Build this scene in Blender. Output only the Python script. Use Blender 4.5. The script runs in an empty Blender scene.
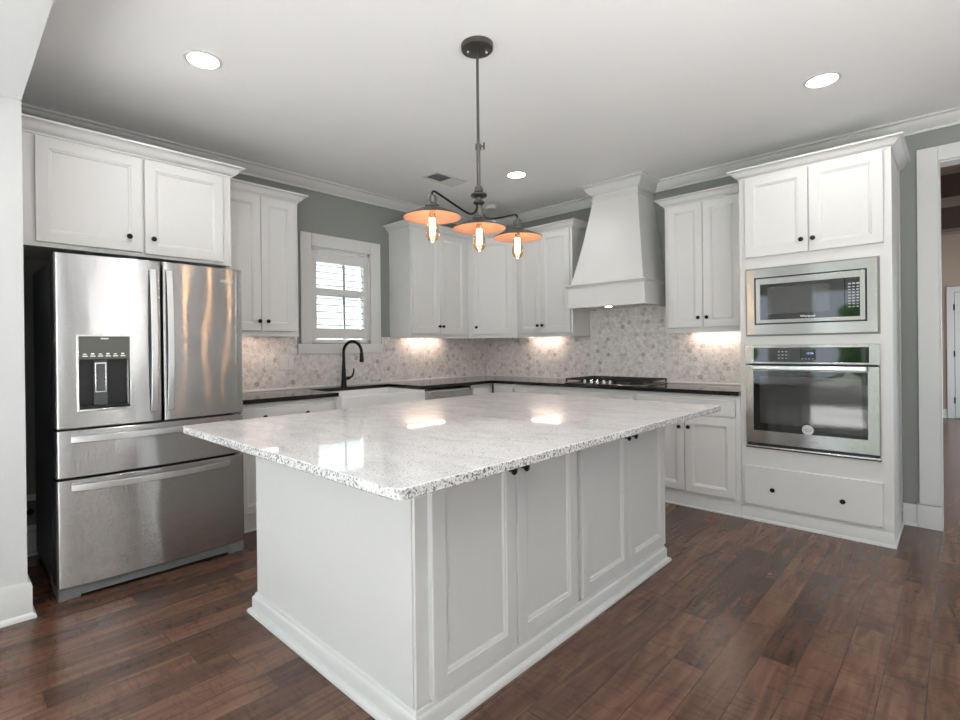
import bpy, bmesh, math, random
from mathutils import Vector, Matrix
random.seed(4)
S = bpy.context.scene
COL = S.collection
PI = math.pi

# ------------------------------------------------------------------ camera
def make_camera():
    cd = bpy.data.cameras.new('camera'); cam = bpy.data.objects.new('camera', cd); COL.objects.link(cam)
    yaw, pit, rol = 0.776347, -0.002136, -0.01131
    s, c = math.sin(yaw), math.cos(yaw)
    F = Vector((-s, c, 0)); R = Vector((c, s, 0)); U = Vector((0, 0, 1))
    F, U = math.cos(pit)*F + math.sin(pit)*U, math.cos(pit)*U - math.sin(pit)*F
    R, U = math.cos(rol)*R + math.sin(rol)*U, math.cos(rol)*U - math.sin(rol)*R
    m = Matrix.Identity(4)
    for i in range(3):
        m[i][0], m[i][1], m[i][2] = R[i], U[i], -F[i]
    m[0][3], m[1][3], m[2][3] = 4.1215, -4.6765, 1.2478
    cam.matrix_world = m
    cd.sensor_fit = 'HORIZONTAL'; cd.sensor_width = 36.0
    cd.lens = 510.2747*36/960
    cd.shift_x = (480-459.0666)/960; cd.shift_y = (349.7006-360)/960
    cd.clip_start = .02
    S.camera = cam
make_camera()

# ------------------------------------------------------------------ world, exposure, daylight
W = bpy.data.worlds.new('sky'); S.world = W; W.use_nodes = True
bg = W.node_tree.nodes['Background']; bg.inputs[0].default_value = (.80, .91, 1.0, 1); bg.inputs[1].default_value = 3.8
S.view_settings.view_transform = 'Standard'; S.view_settings.look = 'None'
S.view_settings.gamma = 1; S.view_settings.use_curve_mapping = False
S.view_settings.exposure = 0.06

def area(name, loc, rot, sx, sy, power, col, portal=False):
    l = bpy.data.lights.new(name, 'AREA'); l.shape = 'RECTANGLE'; l.size = sx; l.size_y = sy
    l.energy = power; l.color = col
    if portal: l.cycles.is_portal = True
    o = bpy.data.objects.new(name, l); COL.objects.link(o); o.location = loc; o.rotation_euler = rot
    return o
sun = bpy.data.lights.new('sun', 'SUN'); sun.energy = 38.0; sun.angle = .02; sun.color = (1, .98, .97)
so = bpy.data.objects.new('sun', sun); COL.objects.link(so)
so.rotation_euler = Vector((.10, .82, -.56)).to_track_quat('-Z', 'Y').to_euler()
REAR = -9.4
# added area light out of view, aimed up to brighten the ceiling
area('bounce_light', (5.1, -3.6, .75), (PI, 0, 0), 1.0, 1.0, 66, (1, .985, .97))
# the sky's light comes in through these openings (portals)
for nm, x, w in (('rear_window_sky', .55, 1.2), ('rear_window_sky', 2.75, 1.8), ('rear_window_sky', 5.1, 1.8)):
    area(nm, (x, REAR-.02, 1.375), (PI/2, 0, 0), w, 2.05, 1, (1, 1, 1), True)
area('hall_window_sky', (5.18, 4.9, 1.4), (0, PI/2, 0), 2.2, 3.0, 1, (1, 1, 1), True)
area('hall_window_sky', (5.18, 1.7, 1.02), (0, PI/2, 0), 1.75, 2.0, 1, (1, 1, 1), True)  # portal of the second hall window, unseen and added for light
area('sink_window_sky', (-.135, -2.05, 1.75), (0, -PI/2, 0), .8, .56, 1, (1, 1, 1), True)

# ------------------------------------------------------------------ materials
def mat(name):
    m = bpy.data.materials.new(name); m.use_nodes = True
    return m, m.node_tree, m.node_tree.nodes['Principled BSDF']
def nd(nt, t, **kw):
    n = nt.nodes.new(t)
    for k, v in kw.items():
        if k.startswith('i_'): n.inputs[int(k[2:])].default_value = v
        else: setattr(n, k, v)
    return n
def mth(nt, op, a, b=None, c=None):
    n = nt.nodes.new('ShaderNodeMath'); n.operation = op
    for i, x in enumerate((a, b, c)):
        if x is None: continue
        if isinstance(x, (int, float)): n.inputs[i].default_value = x
        else: nt.links.new(x, n.inputs[i])
    return n.outputs[0]
def mixc(nt, f, a, b, mode='MIX'):
    n = nt.nodes.new('ShaderNodeMix'); n.data_type = 'RGBA'; n.blend_type = mode
    for i, x in ((0, f), (6, a), (7, b)):
        if isinstance(x, (int, float)): n.inputs[i].default_value = x
        elif isinstance(x, tuple): n.inputs[i].default_value = x if len(x) == 4 else x+(1,)
        else: nt.links.new(x, n.inputs[i])
    return n.outputs[2]
def ramp(nt, f, stops):
    n = nt.nodes.new('ShaderNodeValToRGB'); e = n.color_ramp.elements
    while len(e) < len(stops): e.new(.5)
    for x, (p, c) in zip(e, stops):
        x.position = p; x.color = c if len(c) == 4 else tuple(c)+(1,)
    nt.links.new(f, n.inputs[0]); return n.outputs[0]
def plain(name, col, rough=.5, metal=0, noise=.02, spec=None, bump=0, scale=30):
    m, nt, b = mat(name)
    tc = nd(nt, 'ShaderNodeTexCoord'); nz = nd(nt, 'ShaderNodeTexNoise'); nz.inputs['Scale'].default_value = scale
    nt.links.new(tc.outputs['Object'], nz.inputs['Vector'])
    c2 = tuple(max(0, x*(1-noise*2)) for x in col)
    nt.links.new(mixc(nt, nz.outputs[0], col, c2), b.inputs['Base Color'])
    b.inputs['Roughness'].default_value = rough; b.inputs['Metallic'].default_value = metal
    if spec is not None: b.inputs['Specular IOR Level'].default_value = spec
    if bump:
        bp = nd(nt, 'ShaderNodeBump'); bp.inputs['Strength'].default_value = bump; bp.inputs['Distance'].default_value = .002
        nt.links.new(nz.outputs[0], bp.inputs['Height']); nt.links.new(bp.outputs[0], b.inputs['Normal'])
    return m
def emit(name, col, strength):
    m, nt, b = mat(name)
    b.inputs['Base Color'].default_value = (.8, .8, .8, 1)
    b.inputs['Emission Color'].default_value = col+(1,); b.inputs['Emission Strength'].default_value = strength
    return m
M = {}
M['white'] = plain('white_cabinet_paint', (.72, .722, .712), .38, noise=.008, spec=.4)
M['trim'] = plain('white_trim_paint', (.72, .722, .712), .4, noise=.008)
M['ceil'] = plain('ceiling_paint', (.91, .91, .905), .9, noise=.01)
M['wall'] = plain('grey_green_wall_paint', (.30, .318, .300), .8, noise=.02)
M['wallwhite'] = plain('pale_wall_paint', (.66, .67, .67), .8, noise=.01)
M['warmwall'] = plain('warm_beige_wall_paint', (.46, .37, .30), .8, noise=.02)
M['dark'] = plain('black_bronze', (.012, .011, .010), .35, metal=.6)
M['black'] = plain('black_plastic', (.012, .013, .014), .4)
M['case'] = plain('charcoal_appliance_case', (.11, .125, .128), .45)
M['bglass'] = plain('black_glass', (.008, .009, .010), .04, spec=.7)
M['iron'] = plain('cast_iron', (.015, .014, .013), .6)
M['chrome'] = plain('polished_metal', (.75, .75, .74), .14, metal=1)
M['pewter'] = plain('brushed_pewter', (.17, .165, .155), .32, metal=1, noise=.1)
M['bronze'] = plain('dark_pewter', (.17, .165, .155), .38, metal=1, noise=.1)
M['copper'] = plain('copper_lining', (.50, .31, .225), .45, metal=.4, noise=.05)
M['plate'] = plain('white_plastic', (.78, .77, .75), .35)
M['sink'] = plain('white_fireclay', (.86, .86, .85), .12)
M['grey'] = plain('grey_plastic', (.22, .23, .235), .4)
M['badge'] = plain('pale_grey_badge', (.62, .63, .64), .4)
M['display'] = emit('blue_display', (.10, .35, 1.0), 1.2)
M['mark'] = plain('pale_marking', (.55, .56, .57), .5)
M['silvermark'] = plain('silver_marking', (.80, .80, .80), .3, metal=.5)
M['outhouse'] = plain('white_siding', (.85, .86, .88), .7)
M['outtrim'] = plain('grey_siding_trim', (.30, .31, .33), .7)
M['lens'] = emit('warm_white_lamp_lens', (1, .97, .95), 85.0)
M['led'] = emit('warm_led_strip', (1, .76, .62), 24.0)
M['puck'] = emit('hood_lamp_lens', (1, .82, .62), 14.0)
M['filament'] = emit('glowing_filament', (1, .66, .40), 75.0)
M['foyer'] = emit('warm_hall_lamp', (1, .72, .50), 7.0)

def steel(name, wob=.35, rot=0.25, axis='Z', rough=.17, col=(.58, .58, .58), aniso=1.0, wscale=2.2, brush=1.6):
    m, nt, b = mat(name)
    b.inputs['Base Color'].default_value = col+(1,); b.inputs['Metallic'].default_value = 1
    b.inputs['Roughness'].default_value = rough
    b.inputs['Anisotropic'].default_value = aniso; b.inputs['Anisotropic Rotation'].default_value = rot
    tg = nd(nt, 'ShaderNodeTangent'); tg.direction_type = 'RADIAL'; tg.axis = axis
    nt.links.new(tg.outputs[0], b.inputs['Tangent'])
    tc = nd(nt, 'ShaderNodeTexCoord')
    mp = nd(nt, 'ShaderNodeMapping'); mp.inputs['Scale'].default_value = (1, 2.2, 1.0)
    nt.links.new(tc.outputs['Object'], mp.inputs[0])
    nz = nd(nt, 'ShaderNodeTexNoise'); nz.inputs['Scale'].default_value = wscale; nz.inputs['Detail'].default_value = .5
    nt.links.new(mp.outputs[0], nz.inputs['Vector'])
    mp2 = nd(nt, 'ShaderNodeMapping'); mp2.inputs['Scale'].default_value = (3, 3, 420)
    nt.links.new(tc.outputs['Object'], mp2.inputs[0])
    n2 = nd(nt, 'ShaderNodeTexNoise'); n2.inputs['Scale'].default_value = 1.0
    nt.links.new(mp2.outputs[0], n2.inputs['Vector'])
    nt.links.new(mixc(nt, n2.outputs[0], col, tuple(x*.9 for x in col)), b.inputs['Base Color'])
    bp = nd(nt, 'ShaderNodeBump'); bp.inputs['Strength'].default_value = wob; bp.inputs['Distance'].default_value = .012
    nt.links.new(nz.outputs[0], bp.inputs['Height'])
    mp3 = nd(nt, 'ShaderNodeMapping'); mp3.inputs['Scale'].default_value = (250, 250, 2600)
    nt.links.new(tc.outputs['Object'], mp3.inputs[0])
    n3 = nd(nt, 'ShaderNodeTexNoise'); n3.inputs['Scale'].default_value = 1.0; nt.links.new(mp3.outputs[0], n3.inputs['Vector'])
    cz = nd(nt, 'ShaderNodeCombineXYZ'); nt.links.new(mth(nt, 'MULTIPLY', mth(nt, 'SUBTRACT', n3.outputs[0], .5), brush), cz.inputs[2])
    va = nd(nt, 'ShaderNodeVectorMath', operation='ADD'); nt.links.new(bp.outputs[0], va.inputs[0]); nt.links.new(cz.outputs[0], va.inputs[1])
    vn = nd(nt, 'ShaderNodeVectorMath', operation='NORMALIZE'); nt.links.new(va.outputs[0], vn.inputs[0])
    nt.links.new(vn.outputs[0], b.inputs['Normal'])
    return m
M['steel'] = steel('brushed_stainless_steel')
M['steelflat'] = steel('flat_stainless_steel', wob=.2, rough=.17, brush=1.2, col=(.37, .37, .36))
M['handle'] = steel('satin_handle_metal', wob=0, rough=.35, brush=.3, col=(.74, .75, .76), aniso=.3)

def glassmat(name, tint=(1, 1, 1), gloss=.08):
    m, nt, b = mat(name); nt.nodes.remove(b)
    out = nt.nodes['Material Output']
    tr = nd(nt, 'ShaderNodeBsdfTransparent'); tr.inputs[0].default_value = tint+(1,)
    gl = nd(nt, 'ShaderNodeBsdfGlossy'); gl.inputs['Roughness'].default_value = .02
    lw = nd(nt, 'ShaderNodeLayerWeight'); lw.inputs[0].default_value = .25
    f = mth(nt, 'ADD', mth(nt, 'MULTIPLY', lw.outputs['Fresnel'], .7), gloss*.5)
    mx = nd(nt, 'ShaderNodeMixShader'); nt.links.new(f, mx.inputs[0])
    nt.links.new(tr.outputs[0], mx.inputs[1]); nt.links.new(gl.outputs[0], mx.inputs[2])
    nt.links.new(mx.outputs[0], out.inputs[0]); return m
M['glass'] = glassmat('window_glass')
M['bulb'] = glassmat('amber_bulb_glass', (1, .86, .70), .06)

def floor_mat():
    m, nt, b = mat('dark_scraped_hardwood')
    g = nd(nt, 'ShaderNodeNewGeometry'); sp = nd(nt, 'ShaderNodeSeparateXYZ'); nt.links.new(g.outputs['Position'], sp.inputs[0])
    X, Y = sp.outputs[0], sp.outputs[1]
    xs = mth(nt, 'DIVIDE', mth(nt, 'SUBTRACT', X, 3.907-12.25), .1225)
    row = mth(nt, 'FLOOR', xs); fx = mth(nt, 'FRACT', xs)
    wn = nd(nt, 'ShaderNodeTexWhiteNoise', noise_dimensions='1D'); nt.links.new(row, wn.inputs['W'])
    ys = mth(nt, 'ADD', mth(nt, 'DIVIDE', Y, 1.05), mth(nt, 'MULTIPLY', wn.outputs['Value'], 9.0))
    cl = mth(nt, 'FLOOR', ys); fy = mth(nt, 'FRACT', ys)
    cb = nd(nt, 'ShaderNodeCombineXYZ'); nt.links.new(row, cb.inputs[0]); nt.links.new(cl, cb.inputs[1])
    w2 = nd(nt, 'ShaderNodeTexWhiteNoise', noise_dimensions='2D'); nt.links.new(cb.outputs[0], w2.inputs['Vector'])
    idv = w2.outputs['Value']
    # grain, stretched along the board, with its own offset for every board
    c3 = nd(nt, 'ShaderNodeCombineXYZ')
    nt.links.new(mth(nt, 'MULTIPLY', X, 16.0), c3.inputs[0]); nt.links.new(mth(nt, 'MULTIPLY', Y, 1.9), c3.inputs[1]); nt.links.new(mth(nt, 'MULTIPLY', idv, 60.0), c3.inputs[2])
    n1 = nd(nt, 'ShaderNodeTexNoise'); n1.inputs['Scale'].default_value = 1.0; n1.inputs['Detail'].default_value = 5; n1.inputs['Distortion'].default_value = 1.6
    nt.links.new(c3.outputs[0], n1.inputs['Vector'])
    c4 = nd(nt, 'ShaderNodeCombineXYZ')
    nt.links.new(mth(nt, 'MULTIPLY', X, 75.0), c4.inputs[0]); nt.links.new(mth(nt, 'MULTIPLY', Y, 5.0), c4.inputs[1]); nt.links.new(mth(nt, 'MULTIPLY', idv, 60.0), c4.inputs[2])
    n2 = nd(nt, 'ShaderNodeTexNoise'); n2.inputs['Scale'].default_value = 1.0; n2.inputs['Detail'].default_value = 3
    nt.links.new(c4.outputs[0], n2.inputs['Vector'])
    base = ramp(nt, n1.outputs[0], [(.28, (.080, .040, .026)), (.5, (.130, .066, .043)), (.72, (.185, .098, .064))])
    base = mixc(nt, mth(nt, 'MULTIPLY', n2.outputs[0], .32), base, (.022, .010, .007))
    hs = nd(nt, 'ShaderNodeHueSaturation'); nt.links.new(base, hs.inputs['Color'])
    nt.links.new(mth(nt, 'ADD', mth(nt, 'MULTIPLY', idv, .75), .68), hs.inputs['Value'])
    sx = mth(nt, 'GREATER_THAN', mth(nt, 'ABSOLUTE', mth(nt, 'SUBTRACT', fx, .5)), .4885)
    sy = mth(nt, 'GREATER_THAN', mth(nt, 'ABSOLUTE', mth(nt, 'SUBTRACT', fy, .5)), .4986)
    seam = mth(nt, 'MAXIMUM', sx, sy)
    nt.links.new(mixc(nt, mth(nt, 'MULTIPLY', seam, .75), hs.outputs[0], (.012, .007, .005)), b.inputs['Base Color'])
    # hand-scraped ripples
    c5 = nd(nt, 'ShaderNodeCombineXYZ')
    nt.links.new(mth(nt, 'MULTIPLY', X, 9.0), c5.inputs[0]); nt.links.new(mth(nt, 'MULTIPLY', Y, 34.0), c5.inputs[1]); nt.links.new(mth(nt, 'MULTIPLY', idv, 31.0), c5.inputs[2])
    n3 = nd(nt, 'ShaderNodeTexNoise'); n3.inputs['Scale'].default_value = 1.0; n3.inputs['Detail'].default_value = 2; n3.inputs['Distortion'].default_value = 1.2
    nt.links.new(c5.outputs[0], n3.inputs['Vector'])
    # darker tone in the low parts of the scrape ripples
    hs2 = ramp(nt, n3.outputs[0], [(.36, (.58, .54, .52)), (.47, (1, 1, 1))])
    old = b.inputs['Base Color'].links[0].from_socket
    nt.links.new(mixc(nt, .5, old, hs2, 'MULTIPLY'), b.inputs['Base Color'])
    h = mth(nt, 'ADD', mth(nt, 'MULTIPLY', n3.outputs[0], .55), mth(nt, 'ADD', mth(nt, 'MULTIPLY', n1.outputs[0], .25), mth(nt, 'MULTIPLY', n2.outputs[0], .10)))
    h = mth(nt, 'SUBTRACT', h, mth(nt, 'MULTIPLY', seam, .6))
    bp = nd(nt, 'ShaderNodeBump'); bp.inputs['Strength'].default_value = .42; bp.inputs['Distance'].default_value = .0022
    nt.links.new(h, bp.inputs['Height']); nt.links.new(bp.outputs[0], b.inputs['Normal'])
    b.inputs['Roughness'].default_value = .25; b.inputs['Specular IOR Level'].default_value = .55
    return m
M['floor'] = floor_mat()

M['hallshade'] = plain('shade_brown_header', (.085, .060, .046), .6)  # dark brown puts the hall header's shade into its colour
M['hallceil'] = plain('shade_toned_hall_paint', (.34, .28, .235), .9)  # hall ceiling's shade is painted in as a darker warm tone
def hex_mat(name, ax):
    m, nt, b = mat(name)
    g = nd(nt, 'ShaderNodeNewGeometry'); sp = nd(nt, 'ShaderNodeSeparateXYZ'); nt.links.new(g.outputs['Position'], sp.inputs[0])
    u = mth(nt, 'DIVIDE', sp.outputs[ax], .045); v = mth(nt, 'DIVIDE', sp.outputs[2], .045)
    s3 = math.sqrt(3)
    def cell(ou, ov):
        iu = mth(nt, 'FLOOR', mth(nt, 'ADD', u, ou)); iv = mth(nt, 'FLOOR', mth(nt, 'DIVIDE', mth(nt, 'ADD', v, ov), s3))
        cu = mth(nt, 'ADD', iu, .5-ou); cv = mth(nt, 'SUBTRACT', mth(nt, 'MULTIPLY', mth(nt, 'ADD', iv, .5), s3), ov)
        du = mth(nt, 'SUBTRACT', u, cu); dv = mth(nt, 'SUBTRACT', v, cv)
        return cu, cv, du, dv, mth(nt, 'ADD', mth(nt, 'MULTIPLY', du, du), mth(nt, 'MULTIPLY', dv, dv))
    A = cell(0, 0); B = cell(.5, s3/2)
    sel = mth(nt, 'LESS_THAN', B[4], A[4])
    pick = lambda i: mth(nt, 'ADD', mth(nt, 'MULTIPLY', B[i], sel), mth(nt, 'MULTIPLY', A[i], mth(nt, 'SUBTRACT', 1.0, sel)))
    cu, cv, du, dv = pick(0), pick(1), mth(nt, 'ABSOLUTE', pick(2)), mth(nt, 'ABSOLUTE', pick(3))
    hd = mth(nt, 'MAXIMUM', du, mth(nt, 'ADD', mth(nt, 'MULTIPLY', du, .5), mth(nt, 'MULTIPLY', dv, s3/2)))
    grout = mth(nt, 'GREATER_THAN', hd, .468)
    cb = nd(nt, 'ShaderNodeCombineXYZ'); nt.links.new(cu, cb.inputs[0]); nt.links.new(cv, cb.inputs[1])
    wn = nd(nt, 'ShaderNodeTexWhiteNoise', noise_dimensions='2D'); nt.links.new(cb.outputs[0], wn.inputs['Vector'])
    tone = ramp(nt, wn.outputs['Value'], [(0, (.50, .475, .46)), (.06, (.66, .635, .62)), (.25, (.77, .745, .73)), (1, (.86, .84, .825))])
    nz = nd(nt, 'ShaderNodeTexNoise'); nz.inputs['Scale'].default_value = 24; nz.inputs['Detail'].default_value = 5; nz.inputs['Distortion'].default_value = 1.5
    sh = nd(nt, 'ShaderNodeVectorMath', operation='ADD'); nt.links.new(g.outputs['Position'], sh.inputs[0]); nt.links.new(wn.outputs['Color'], sh.inputs[1]); nt.links.new(sh.outputs[0], nz.inputs['Vector'])
    vein = ramp(nt, nz.outputs[0], [(.38, (.78, .77, .76)), (.55, (1, 1, 1))])
    c = mixc(nt, 1.0, tone, vein, 'MULTIPLY')
    c = mixc(nt, grout, c, (.78, .76, .745))
    nt.links.new(c, b.inputs['Base Color']); b.inputs['Roughness'].default_value = .3
    bp = nd(nt, 'ShaderNodeBump'); bp.invert = True; bp.inputs['Strength'].default_value = .3; bp.inputs['Distance'].default_value = .001
    nt.links.new(grout, bp.inputs['Height']); nt.links.new(bp.outputs[0], b.inputs['Normal'])
    return m
M['tile_x'] = hex_mat('hexagon_marble_tile_back', 0)
M['tile_y'] = hex_mat('hexagon_marble_tile_left', 1)

def granite():
    m, nt, b = mat('white_speckled_granite')
    tc = nd(nt, 'ShaderNodeTexCoord')
    mp = nd(nt, 'ShaderNodeMapping'); mp.inputs['Scale'].default_value = (1.0, 1.9, 1.9); mp.inputs['Rotation'].default_value = (0, 0, .5)
    nt.links.new(tc.outputs['Object'], mp.inputs[0])
    def noise(s, d, dist=0, src=None):
        n = nd(nt, 'ShaderNodeTexNoise'); n.inputs['Scale'].default_value = s; n.inputs['Detail'].default_value = d; n.inputs['Distortion'].default_value = dist
        nt.links.new(src or tc.outputs['Object'], n.inputs['Vector']); return n.outputs[0]
    cloud = ramp(nt, noise(5, 5, .8, mp.outputs[0]), [(.35, (.76, .77, .78)), (.6, (.88, .885, .89))])
    sp1 = ramp(nt, noise(170, 3), [(.53, (0, 0, 0)), (.62, (1, 1, 1))])
    c = mixc(nt, mth(nt, 'MULTIPLY', sp1, .42), cloud, (.40, .41, .42))
    pat = ramp(nt, noise(9, 3, .6, mp.outputs[0]), [(.4, (.0, .0, .0)), (.62, (1, 1, 1))])
    vo = nd(nt, 'ShaderNodeTexVoronoi'); vo.inputs['Scale'].default_value = 260; nt.links.new(tc.outputs['Object'], vo.inputs['Vector'])
    spk = mth(nt, 'MULTIPLY', mth(nt, 'LESS_THAN', vo.outputs['Distance'], .42), mth(nt, 'GREATER_THAN', nd_sep(nt, vo.outputs['Color'], 0), .80))
    c = mixc(nt, mth(nt, 'MULTIPLY', spk, mth(nt, 'ADD', mth(nt, 'MULTIPLY', pat, .5), .28)), c, (.10, .10, .105))
    vo2 = nd(nt, 'ShaderNodeTexVoronoi'); vo2.inputs['Scale'].default_value = 130; nt.links.new(tc.outputs['Object'], vo2.inputs['Vector'])
    sp3 = mth(nt, 'MULTIPLY', mth(nt, 'LESS_THAN', vo2.outputs['Distance'], .36), mth(nt, 'GREATER_THAN', nd_sep(nt, vo2.outputs['Color'], 1), .93))
    c = mixc(nt, mth(nt, 'MULTIPLY', sp3, .7), c, (.06, .055, .055))
    # the cut edge shows the crystals at a steeper contrast
    geo = nd(nt, 'ShaderNodeNewGeometry'); sx = nd(nt, 'ShaderNodeSeparateXYZ'); nt.links.new(geo.outputs['True Normal'], sx.inputs[0])
    side = mth(nt, 'LESS_THAN', mth(nt, 'ABSOLUTE', sx.outputs[2]), .6)
    vo3 = nd(nt, 'ShaderNodeTexVoronoi'); vo3.inputs['Scale'].default_value = 190; nt.links.new(tc.outputs['Object'], vo3.inputs['Vector'])
    crys = ramp(nt, nd_sep(nt, vo3.outputs['Color'], 0), [(.0, (.05, .05, .055)), (.14, (.07, .07, .075)), (.2, (.30, .30, .30)), (.45, (.5, .5, .49)), (.5, (.68, .68, .67))])
    c = mixc(nt, mth(nt, 'MULTIPLY', side, .85), c, crys)
    nt.links.new(c, b.inputs['Base Color']); b.inputs['Roughness'].default_value = .045; b.inputs['Specular IOR Level'].default_value = .62
    return m
def nd_sep(nt, sock, i):
    n = nt.nodes.new('ShaderNodeSeparateColor'); nt.links.new(sock, n.inputs[0]); return n.outputs[i]
M['granite'] = granite()
M['counter'] = plain('polished_black_granite', (.020, .018, .017), .10, noise=.3, scale=220)

def leaf_mat():
    m, nt, b = mat('green_foliage')
    tc = nd(nt, 'ShaderNodeTexCoord'); nz = nd(nt, 'ShaderNodeTexNoise'); nz.inputs['Scale'].default_value = 3.0; nz.inputs['Detail'].default_value = 6
    nt.links.new(tc.outputs['Object'], nz.inputs['Vector'])
    nt.links.new(ramp(nt, nz.outputs[0], [(.3, (.03, .08, .02)), (.55, (.13, .30, .07)), (.75, (.30, .50, .16))]), b.inputs['Base Color'])
    b.inputs['Roughness'].default_value = .7; return m
M['leaf'] = leaf_mat()
M['carpet'] = plain('added_bounce_carpet', (.85, .85, .85), .95, noise=.05, bump=.3, scale=300)
M['grass'] = plain('lawn', (.13, .17, .10), .9, noise=.3, scale=8)

# ------------------------------------------------------------------ mesh helpers
ROOT = {}
class Fr:                                       # local frame: u to the right, v up, n out of the face
    def __init__(s, O, U, V, N): s.O, s.U, s.V, s.N = Vector(O), Vector(U).normalized(), Vector(V).normalized(), Vector(N).normalized()
    def __call__(s, u, v, n): return s.O + s.U*u + s.V*v + s.N*n
def left_face(x, y=0, z=0): return Fr((x, y, z), (0, 1, 0), (0, 0, 1), (1, 0, 0))      # faces +x
def back_face(y, x=0, z=0): return Fr((x, y, z), (1, 0, 0), (0, 0, 1), (0, -1, 0))     # faces -y
WORLD = Fr((0, 0, 0), (1, 0, 0), (0, 1, 0), (0, 0, 1))
class MB:
    def __init__(s): s.v, s.f = [], []
    def add(s, vs, fs):
        o = len(s.v); s.v += [Vector(p) for p in vs]; s.f += [tuple(i+o for i in f) for f in fs]; return s
    def box(s, a, b, fr=WORLD):
        x0, y0, z0 = a; x1, y1, z1 = b
        vs = [fr(x, y, z) for x, y, z in ((x0, y0, z0), (x1, y0, z0), (x1, y1, z0), (x0, y1, z0), (x0, y0, z1), (x1, y0, z1), (x1, y1, z1), (x0, y1, z1))]
        return s.add(vs, [(0, 3, 2, 1), (4, 5, 6, 7), (0, 1, 5, 4), (1, 2, 6, 5), (2, 3, 7, 6), (3, 0, 4, 7)])
    def hexa(s, vs):
        return s.add(vs, [(0, 3, 2, 1), (4, 5, 6, 7), (0, 1, 5, 4), (1, 2, 6, 5), (2, 3, 7, 6), (3, 0, 4, 7)])
    def lathe(s, prof, O, ax=(0, 0, 1), n=24, cap=True):
        ax = Vector(ax).normalized(); a = ax.orthogonal().normalized(); c = ax.cross(a); O = Vector(O); vs, fs = [], []
        for r, h in prof:
            for k in range(n):
                t = 2*PI*k/n; vs.append(O + ax*h + (a*math.cos(t) + c*math.sin(t))*r)
        for i in range(len(prof)-1):
            for k in range(n): fs.append((i*n+k, i*n+(k+1) % n, (i+1)*n+(k+1) % n, (i+1)*n+k))
        if cap:
            fs.append(tuple(range(n))[::-1]); fs.append(tuple(range((len(prof)-1)*n, len(prof)*n)))
        return s.add(vs, fs)
    def tube(s, pts, r, n=12, rs=None):
        pts = [Vector(p) for p in pts]; vs, fs = [], []; prev = None
        for i, p in enumerate(pts):
            d = (pts[min(i+1, len(pts)-1)] - pts[max(i-1, 0)]).normalized()
            if prev is None: a = d.orthogonal().normalized()
            else: a = (prev - d*prev.dot(d)).normalized()
            prev = a; c = d.cross(a); rr = rs[i] if rs else r
            for k in range(n):
                t = 2*PI*k/n; vs.append(p + (a*math.cos(t) + c*math.sin(t))*rr)
        for i in range(len(pts)-1):
            for k in range(n): fs.append((i*n+k, i*n+(k+1) % n, (i+1)*n+(k+1) % n, (i+1)*n+k))
        fs.append(tuple(range(n))[::-1]); fs.append(tuple(range((len(pts)-1)*n, len(pts)*n)))
        return s.add(vs, fs)
    def prism(s, poly, z0, z1, fr=WORLD):
        n = len(poly); vs = [fr(x, y, z0) for x, y in poly] + [fr(x, y, z1) for x, y in poly]
        fs = [tuple(range(n))[::-1], tuple(range(n, 2*n))] + [(i, (i+1) % n, n+(i+1) % n, n+i) for i in range(n)]
        return s.add(vs, fs)
    def sweep(s, path, prof, closed=False):     # profile (out, z) swept along a floor path, out = right-hand side
        P = [Vector(p).to_2d() if len(p) > 2 else Vector(p) for p in path]; n = len(P); m = len(prof); offs = []
        def nrm(a, b): d = (b-a).normalized(); return Vector((d.y, -d.x))
        for i in range(n):
            ns = []
            if closed or i > 0: ns.append(nrm(P[i-1], P[i]))
            if closed or i < n-1: ns.append(nrm(P[i], P[(i+1) % n]))
            offs.append(ns[0] if len(ns) == 1 else (ns[0]+ns[1])/(1+ns[0].dot(ns[1])))
        vs = [(P[i].x+offs[i].x*o, P[i].y+offs[i].y*o, z) for i in range(n) for o, z in prof]; fs = []
        for i in range(n if closed else n-1):
            j = (i+1) % n
            for k in range(m): fs.append((i*m+k, j*m+k, j*m+(k+1) % m, i*m+(k+1) % m))
        if not closed: fs.append(tuple(range(m))); fs.append(tuple(range((n-1)*m, n*m))[::-1])
        return s.add(vs, fs)
    def build(s, name, m, parent=None, bevel=0, smooth=True, seg=2):
        lo = Vector([min(p[i] for p in s.v) for i in range(3)]); hi = Vector([max(p[i] for p in s.v) for i in range(3)]); c = (lo+hi)/2
        if parent is None: c = Vector((c.x, c.y, lo.z))
        me = bpy.data.meshes.new(name); me.from_pydata([p-c for p in s.v], [], s.f)
        bm = bmesh.new(); bm.from_mesh(me); bmesh.ops.recalc_face_normals(bm, faces=bm.faces); bm.to_mesh(me); bm.free()
        me.materials.append(M[m])
        o = bpy.data.objects.new(name, me); COL.objects.link(o)
        if parent is not None: o.parent = parent; o.location = c - ROOT[parent.name]
        else: o.location = c
        ROOT[o.name] = c
        if smooth: me.shade_smooth(); me.set_sharp_from_angle(angle=math.radians(35))
        if bevel:
            b = o.modifiers.new('bevel', 'BEVEL'); b.width = bevel; b.segments = seg; b.limit_method = 'ANGLE'; b.angle_limit = math.radians(40); b.harden_normals = False
        return o
def thing(name, label, cat, loc, group=None):
    o = bpy.data.objects.new(name, None); COL.objects.link(o); o.location = loc; o.empty_display_size = .05
    o['label'] = label; o['category'] = cat
    if group: o['group'] = group
    ROOT[o.name] = Vector(loc); return o
def tag(o, label, cat, group=None):
    o['label'] = label; o['category'] = cat
    if group: o['group'] = group
    return o
def struct(o): o['kind'] = 'structure'; return o
def bx(a, b, fr=WORLD): return MB().box(a, b, fr)

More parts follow.
